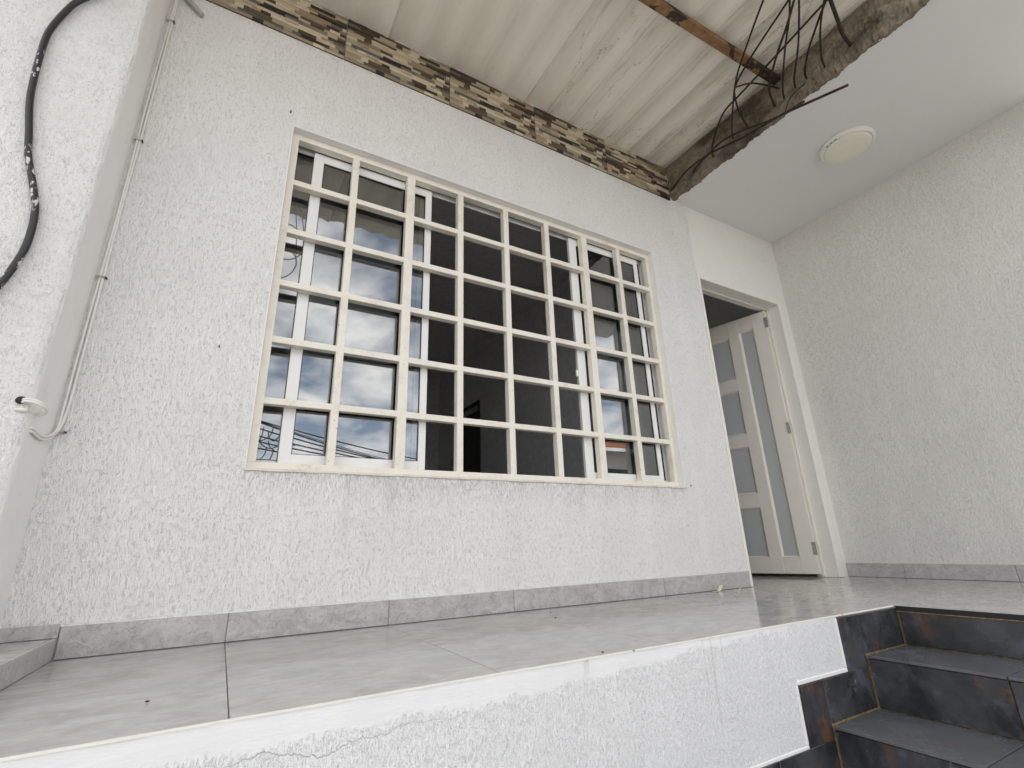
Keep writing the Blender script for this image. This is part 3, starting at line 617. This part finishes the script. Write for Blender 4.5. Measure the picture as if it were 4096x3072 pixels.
def sash(x0, x1, z0, z1, y0, y1, ws, we, rb, rt, seal=True):
    s = empty('sash', (0, 0, 0)); s.parent = win; s.matrix_parent_inverse = parent_world(win).inverted()
    box('stile', x0, x0 + ws, y0, y1, z0, z1, 'alu', s, 0.0015); box('stile', x1 - we, x1, y0, y1, z0, z1, 'alu', s, 0.0015)
    box('rail', x0 + ws - 0.001, x1 - we + 0.001, y0 + 0.001, y1 - 0.001, z0, z0 + rb, 'alu', s, 0.0015); box('rail', x0 + ws - 0.001, x1 - we + 0.001, y0 + 0.001, y1 - 0.001, z1 - rt, z1, 'alu', s, 0.0015)
    ym = (y0 + y1) / 2
    box('pane', x0 + ws - 0.003, x1 - we + 0.003, ym - 0.002, ym + 0.002, z0 + rb - 0.003, z1 - rt + 0.003, 'glass', s)
    for (a, b, c, d) in ((x0 + ws, x0 + ws + 0.003, z0 + rb, z1 - rt), (x1 - we - 0.003, x1 - we, z0 + rb, z1 - rt)): box('gasket', a, b, ym - 0.005, ym + 0.005, c, d, 'rubber', s)
    for (c, d) in ((z0 + rb, z0 + rb + 0.003), (z1 - rt - 0.003, z1 - rt)): box('gasket', x0 + ws + 0.003, x1 - we - 0.003, ym - 0.0052, ym + 0.0052, c, d, 'rubber', s)
    return s
tag(sash(0.153, 0.781, 0.6205, 2.212, 0.086, 0.108, 0.048, 0.036, 0.050, 0.046), 'left sliding sash')
tag(sash(1.733, 2.336, 0.6205, 2.212, 0.086, 0.108, 0.058, 0.036, 0.046, 0.046), 'right sliding sash')
tag(sash(OX0 + 0.0105, 0.765, 0.6335, 2.228, 0.1185, 0.132, 0.012, 0.042, 0.012, 0.020), 'fixed pane behind the left sash')
tag(sash(1.765, OX1 - 0.0105, 0.6335, 2.228, 0.1185, 0.132, 0.042, 0.012, 0.012, 0.020), 'fixed pane behind the right sash')
box('latch', 1.718, 1.7325, 0.088, 0.102, 1.235, 1.275, 'alu', win, 0.002)

# ================================================================== DOOR
door = empty('front_door', (3.4, 0.05, 0), 'cream panel door with frosted glass standing open inwards', 'door')
fr = empty('door_frame', (0, 0, 0)); fr.parent = door; fr.matrix_parent_inverse = parent_world(door).inverted()
box('casing', 2.864, 2.889, -0.006, 0.120, 0.001, 2.214, 'doorframe', fr, 0.002); box('casing', 3.850, 3.910, -0.010, 0.0045, 0.001, 2.214, 'doorframe', fr, 0.002)
box('casing', 2.8892, 3.8498, -0.010, 0.0045, 2.160, 2.214, 'doorframe', fr, 0.002)
box('jamb', 3.8505, 3.905, 0.0047, 0.150, 0.001, 2.205, 'doorframe', fr, 0.001); box('jamb', 2.8892, 3.8503, 0.0047, 0.150, 2.1605, 2.205, 'doorframe', fr, 0.001)
box('stop', 3.838, 3.8503, 0.086, 0.118, 0.001, 2.160, 'door', fr, 0.002); box('stop', 2.889, 3.838, 0.086, 0.118, 2.148, 2.160, 'door', fr, 0.002)
HU = Matrix.Translation((3.800, 0.092, 0)) @ Matrix.Rotation(math.atan2(0.968, -0.252), 4, 'Z')     # local +x runs along the leaf, +y is its outer face (towards the street side)
leaf = empty('door_leaf', (0, 0, 0)); leaf.parent = door; leaf.matrix_parent_inverse = parent_world(door).inverted()
T0, T1 = -0.036, 0.0; LW = 0.90
stl = [(0.0, 0.118), (0.240, 0.332), (LW - 0.115, LW)]
for (a, b) in stl: box('stile', a, b, T0, T1, 0.022, 2.142, 'door', leaf, 0.002, mtx=HU)
rails = [(0.022, 0.136), (0.517, 0.626), (1.009, 1.117), (1.497, 1.606), (1.994, 2.142)]
for (a, b) in (rails[0], rails[-1]): box('rail', 0.1175, 0.2405, T0 + .001, T1 - .001, a, b + (0.02 if a > 1.9 else 0), 'door', leaf, 0.002, mtx=HU) if a < 1.9 else box('rail', 0.1175, 0.2405, T0 + .001, T1 - .001, 2.018, b, 'door', leaf, 0.002, mtx=HU)
for (a, b) in rails: box('rail', 0.3315, LW - 0.1145, T0 + .001, T1 - .001, a, b, 'door', leaf, 0.002, mtx=HU)
def pane(u0, u1, z0, z1):
    box('pane', u0 - .002, u1 + .002, -0.021, -0.015, z0 - .002, z1 + .002, 'frost', leaf, mtx=HU)
    # bevelled glazing bead on both faces
    for ya, yb in ((-0.0148, -0.0005), (-0.0212, -0.0355)):
        bm = bmesh.new(); w = 0.014
        o_ = [(u0, z0), (u1, z0), (u1, z1), (u0, z1)]; i_ = [(u0 + w, z0 + w), (u1 - w, z0 + w), (u1 - w, z1 - w), (u0 + w, z1 - w)]
        A = [bm.verts.new((u, yb, z)) for u, z in o_]; B = [bm.verts.new((u, ya + (yb - ya) * 0.15, z)) for u, z in i_]; D = [bm.verts.new((u, ya, z)) for u, z in i_]
        for k in range(4): bm.faces.new((A[k], A[(k + 1) % 4], B[(k + 1) % 4], B[k])); bm.faces.new((B[k], B[(k + 1) % 4], D[(k + 1) % 4], D[k]))
        bmesh.ops.transform(bm, matrix=HU, verts=bm.verts[:]); from_bm('glazing_bead', bm, 'door', leaf)
pane(0.118, 0.240, 0.136, 2.018)
for (a, b) in zip(rails, rails[1:]): pane(0.332, LW - 0.115, a[1], b[0])
for z in (0.20, 1.108, 2.03):
    box('hinge', -0.004, 0.020, T1 + 0.0002, T1 + 0.003, z - 0.045, z + 0.045, 'steel', leaf, 0.0008, mtx=HU)
    bm = bmesh.new(); tube(bm, [HU @ Vector((-0.010, 0.006, z - 0.046)), HU @ Vector((-0.010, 0.006, z + 0.046))], 0.0055, 10); from_bm('hinge_pin', bm, 'steel', leaf)
    for dz in (-0.03, 0.0, 0.03):
        box('screw', 0.006, 0.010, T1 + 0.003, T1 + 0.0037, z + dz - 0.002, z + dz + 0.002, 'nail', leaf, mtx=HU)

# ================================================================== INTERIOR
o = box('interior_floor', -1.0, 3.994, 0.56, 4.6, -0.12, -0.003, 'infloor'); tag(o, 'dark floor inside the house', 'floor', kind='structure')
o = box('interior_floor', -1.0, 2.83, 0.151, 0.5595, -0.12, -0.003, 'infloor'); tag(o, 'strip of inside floor below the window', 'floor', kind='structure')
o = box('interior_ceiling', -1.3, 4.0, 0.151, 4.8, 2.75, 3.0, 'inwall'); tag(o, 'grey ceiling inside the house', 'ceiling', kind='structure')
o = box('interior_back_wall', -1.3, 3.994, 4.6, 4.8, -0.1, 2.749, 'inwall'); tag(o, 'grey back wall inside the house', 'wall', kind='structure')
o = box('interior_left_wall', -1.3, -1.0, 0.151, 4.599, -0.1, 2.749, 'inwall'); tag(o, 'grey left wall inside the house', 'wall', kind='structure')
bm = bmesh.new()
for (y0, y1, z0, z1) in ((0.151, 3.26, -0.002, 2.749), (3.26, 4.1, 2.0, 2.749), (4.1, 4.599, -0.002, 2.749)): bbox(bm, 2.60, 2.70, y0, y1, z0, z1)
o = from_bm('interior_partition', bm, 'inwall'); tag(o, 'grey inner wall with a dark doorway seen through the window', 'wall', kind='structure')
idr = empty('inner_doorway', (2.62, 3.7, 0), 'inner doorway seen through the open window, a dark panel for its unlit room', 'door')
box('leaf', 2.63, 2.67, 3.30, 4.06, 0.005, 1.955, 'indark', idr, 0.003); box('casing', 2.585, 2.60, 3.205, 3.259, 0.0, 2.055, 'indark', idr, 0.003); box('casing', 2.585, 2.60, 3.2595, 4.15, 2.0, 2.055, 'indark', idr, 0.003)  # dark panel in the opening stands for the unlit room beyond
sw = empty('switch_plate', (2.6, 3.0, 1.0), 'pale switch plate on the grey inner wall beside the dark doorway', 'switch')
box('plate', 2.594, 2.5995, 2.93, 3.01, 0.98, 1.10, 'alu', sw, 0.002); box('rocker', 2.591, 2.5938, 2.95, 2.99, 1.01, 1.07, 'alu', sw, 0.001)

# ================================================================== CABLES AND SMALL THINGS
cb = empty('black_cable', (-0.7, -0.26, 1.0), 'thick black cable with white paint splashes hanging on the pillar', 'cable')
pts = [(-0.60, -0.262, 2.50), (-0.66, -0.258, 2.33), (-0.717, -0.256, 2.229), (-0.739, -0.255, 2.165), (-0.762, -0.255, 2.049), (-0.763, -0.255, 1.945), (-0.757, -0.255, 1.83), (-0.747, -0.255, 1.731), (-0.724, -0.255, 1.612), (-0.707, -0.255, 1.524), (-0.686, -0.255, 1.459), (-0.660, -0.255, 1.374), (-0.647, -0.256, 1.309), (-0.643, -0.257, 1.219), (-0.650, -0.258, 1.150), (-0.672, -0.258, 1.06), (-0.71, -0.256, 0.97), (-0.78, -0.254, 0.86)]
tubeobj('jacket', pts, 0.0098, 'cable_b', cb, 8, 12)
wc = empty('white_cable_pair', (-0.51, -0.01, 0.65), 'twin white cables clipped down the corner beside the pillar', 'cable')
def wcab(dx, dy, tw):
    P = [(-0.500 + dx, -0.006 + dy, 3.06)] + [(-0.508 - 0.004 * (2.75 - z) / 2 + dx + tw * math.sin(z * 5.0) * 0.0015, -0.0065 + dy, z) for z in (2.9, 2.75, 2.58, 2.4, 2.2, 2.05, 1.9, 1.7, 1.5, 1.26, 1.05, 0.9, 0.78)]
    P += [(-0.515 + dx * 0.6, -0.010 + dy, 0.70), (-0.5215 - dx * 0.1, -0.030, 0.666 - dx), (-0.5235, -0.075, 0.648 - dx), (-0.5235, -0.13, 0.640 - dx), (-0.5240, -0.195, 0.645 - dx), (-0.534, -0.208, 0.646 - dx)]
    return tubeobj('cable', P, 0.0043, 'cable_w', wc, 6, 8)
wcab(-0.0046, 0, 1); wcab(0.0046, 0, -1)
for z in (2.582, 1.899, 1.263, 0.684):
    box('clip', -0.525, -0.500, -0.0135, -0.0005, z - 0.004, z + 0.004, 'clip', wc, 0.002); bm = bmesh.new(); tube(bm, [Vector((-0.497, -0.001, z - 0.002)), Vector((-0.497, -0.016, z - 0.002))], 0.0026, 8); from_bm('clip_nail', bm, 'nail', wc)
ce = empty('cable_elbow', (-0.54, -0.245, 0.7), 'short white cable loop coming out of a hole in the pillar', 'cable')
for dz in (0.0, 0.007):
    tubeobj('cable', [(-0.556, -0.222, 0.713 + dz), (-0.549, -0.247, 0.717 + dz), (-0.530, -0.260, 0.716 + dz), (-0.508, -0.256, 0.709 + dz), (-0.497, -0.236, 0.702 + dz), (-0.503, -0.214, 0.696 + dz), (-0.520, -0.196, 0.692 + dz), (-0.536, -0.186, 0.691 + dz)], 0.0040, 'cable_w', ce, 6, 8)
bm = bmesh.new(); bmesh.ops.create_icosphere(bm, subdivisions=2, radius=0.013, matrix=Matrix.Translation((-0.556, -0.242, 0.722)) @ Matrix.Diagonal((1, 0.35, 0.9, 1))); from_bm('hole', bm, 'nail', ce, True)
bm = bmesh.new(); bmesh.ops.create_icosphere(bm, subdivisions=2, radius=0.014, matrix=Matrix.Translation((-0.549, -0.243, 0.694)) @ Matrix.Diagonal((1.2, 0.4, 0.5, 1))); from_bm('plaster_dab', bm, 'grout_p', ce, True)
hk = empty('pipe_stub', (-0.45, -0.02, 2.7), 'short grey plastic tube lying against the wall under the border', 'pipe')
tubeobj('tube', [(-0.515, -0.012, 2.82), (-0.478, -0.016, 2.752), (-0.436, -0.018, 2.712), (-0.402, -0.014, 2.684)], lambda u: 0.014 - 0.004 * u, 'clip', hk, 5, 10)
for i, (x, z) in enumerate(((0.018, 2.317), (-0.11, 1.06), (0.20, 0.69), (2.46, 0.60))):
    bm = bmesh.new(); tube(bm, [Vector((x, 0.004, z)), Vector((x, -0.009, z + (0.012 if i == 0 else 0.001)))], 0.003, 7); o = from_bm('nail', bm, 'nail')
    tag(o, ('small nail in the wall above the top left window corner', 'dark nail head in the open wall left of the window', 'dark nail head just below the lower left window corner', 'dark nail head by the lower right window corner')[i], 'nail', 'nails in the window wall')
def scrap(name, x, y, w, h, rot, lab):
    bm = bmesh.new(); n = 5; R = Matrix.Translation((x, y, 0)) @ Matrix.Rotation(rot, 4, 'Z'); T = []
    for i in range(n):
        u = i / (n - 1); zc = 0.002 + 0.02 * h * max(0, u - 0.45) ** 1.3 * 3 + 0.002 * math.sin(u * 9)
        T.append([bm.verts.new(R @ Vector((w * (u - .5), dy, zc + k))) for k in (0.0, 0.0008) for dy in (-0.011 + .003 * math.sin(u * 7), 0.011 + .003 * math.cos(u * 5))])
    for a, b in zip(T, T[1:]):
        for (i, j) in ((0, 1), (1, 3), (3, 2), (2, 0)): bm.faces.new((a[i], a[j], b[j], b[i]))
    bm.faces.new([T[0][i] for i in (0, 2, 3, 1)]); bm.faces.new([T[-1][i] for i in (0, 1, 3, 2)])
    o = from_bm(name, bm, 'paper'); tag(o, lab, 'paper', 'paper scraps by the door')
scrap('paper_scrap', 2.50, -0.055, 0.10, 1.0, 0.25, 'larger curled cream paper scrap on the floor by the baseboard'); scrap('paper_scrap', 2.565, -0.135, 0.045, 0.8, -0.7, 'smaller cream paper scrap on the floor nearer the door')
for i, (x, y) in enumerate(((-0.09, -0.73), (1.21, -0.30), (0.93, -0.935), (1.28, -0.16))):
    bm = bmesh.new(); bmesh.ops.create_icosphere(bm, subdivisions=1, radius=0.0032, matrix=Matrix.Translation((x, y, 0.003)) @ Matrix.Diagonal((1.5, 1, 0.6, 1)))
    o = from_bm('grit', bm, 'nail'); tag(o, ('dark crumb on the left floor tile in front of the step', 'dark crumb on the floor in the middle of the porch', 'dark crumb on the pale floor edge', 'dark crumb on the floor near the baseboard under the window')[i], 'crumb', 'dark crumbs on the floor')

# ================================================================== ACROSS THE STREET (seen in the panes)
nb = empty('neighbour_house', (11, -10, -1.2), 'white house with orange clay roof across the street, mirrored in the right pane', 'house')
box('wall', 6.5, 16, -14, -9.2, -1.2, 3.0, 'nwall', nb)
bm = bmesh.new(); v = [bm.verts.new(q) for q in ((6.1, -8.6, 2.95), (16.4, -8.6, 2.95), (16.4, -14, 4.6), (6.1, -14, 4.6), (6.1, -8.6, 3.1), (16.4, -8.6, 3.1), (16.4, -14, 4.75), (6.1, -14, 4.75))]
for f in ((0, 3, 2, 1), (4, 5, 6, 7), (0, 1, 5, 4), (1, 2, 6, 5), (2, 3, 7, 6), (3, 0, 4, 7)): bm.faces.new([v[i] for i in f])
from_bm('roof', bm, 'rooftile', nb)
for x in (7.6, 9.6, 13.0): box('window', x, x + 1.3, -9.22, -9.15, 1.1, 2.45, 'indark', nb); box('window_sill', x - 0.08, x + 1.38, -9.25, -9.05, 1.0, 1.09, 'smooth', nb)
lb = empty('low_house', (-7, -12, -1.2), 'low white house across the street on the left', 'house')
box('wall', -16, 0.5, -16, -11, -1.2, 2.0, 'nwall', lb); box('parapet', -16.1, 0.6, -11.1, -10.9, 2.0, 2.25, 'smooth', lb)
for x in (-9, -6, -3): box('window', x, x + 1.4, -11.0, -10.93, 0.1, 1.3, 'indark', lb)
wires = [((0.294, 2.321), (1.229, 2.094)), ((0.295, 2.30), (1.237, 2.008)), ((0.301, 2.204), (1.241, 1.965)), ((0.307, 2.088), (1.246, 1.905)), ((0.31, 2.006), (1.235, 1.852)), ((0.307, 1.907), (1.241, 1.784)), ((0.789, 2.213), (1.482, 2.025))]
wl = ('topmost', 'second', 'third', 'fourth', 'fifth', 'lowest', 'thin upper')
for i, (a, b) in enumerate(wires):
    s = (b[1] - a[1]) / (b[0] - a[0]); y = -6.26 - 0.03 * i
    f = lambda x: a[1] + s * (x - a[0]) * (1 - 0.10 * (x - a[0])) if x < 4 else a[1] + s * (4 - a[0]) * (1 - 0.10 * (4 - a[0]))
    o = tubeobj('overhead_wire', [(x, y, f(x)) for x in (-3.0, -1.5, -0.5, 0.3, 1.2, 2.5, 4.0, 7.0, 12.0)], 0.012 if i < 6 else 0.007, 'wire', None, 4, 6)
    tag(o, wl[i] + ' black overhead wire across the street, mirrored in the left sash', 'wire', 'overhead wires')
for i, (c, r) in enumerate((((0.14, -1.36, 2.62), 0.13), ((0.10, -1.34, 2.42), 0.12))):
    pts = [(c[0] + r * math.cos(a) * (1 + .05 * math.sin(3 * a)), c[1] + 0.01 * math.sin(5 * a), c[2] + r * 1.2 * math.sin(a)) for a in [k * 0.5 for k in range(26)]]
    pts = [(c[0], c[1], 3.07), (c[0] + r * .6, c[1], 2.9)] + pts
    o = tubeobj('cable_coil', pts, 0.004, 'cable_w', None, 3, 6); tag(o, ('upper loop of white cable hanging under the eave, mirrored in the left pane', 'lower loop of white cable hanging under the eave, mirrored in the left pane')[i], 'cable', 'cable loops under the eave')

bm = bmesh.new(); rr = random.Random(3)
for k in range(12):
    x = rr.uniform(-0.3, 0.62); z = 2.28 - 0.24 * (x - 0.3) - rr.uniform(0, 0.4); w = rr.uniform(0.07, 0.2); h = rr.uniform(0.1, 0.3)
    tube(bm, catmull([(x - w, -6.40, z), (x - w * .8, -6.41, z - h * .6), (x, -6.42, z - h), (x + w * .8, -6.41, z - h * .55), (x + w, -6.40, z)], 5), 0.008, 5)
o = from_bm('wire_tangle', bm, 'wire', None, True); tag(o, 'tangle of sagging black service wires, mirrored in the lowest left pane', 'wire')
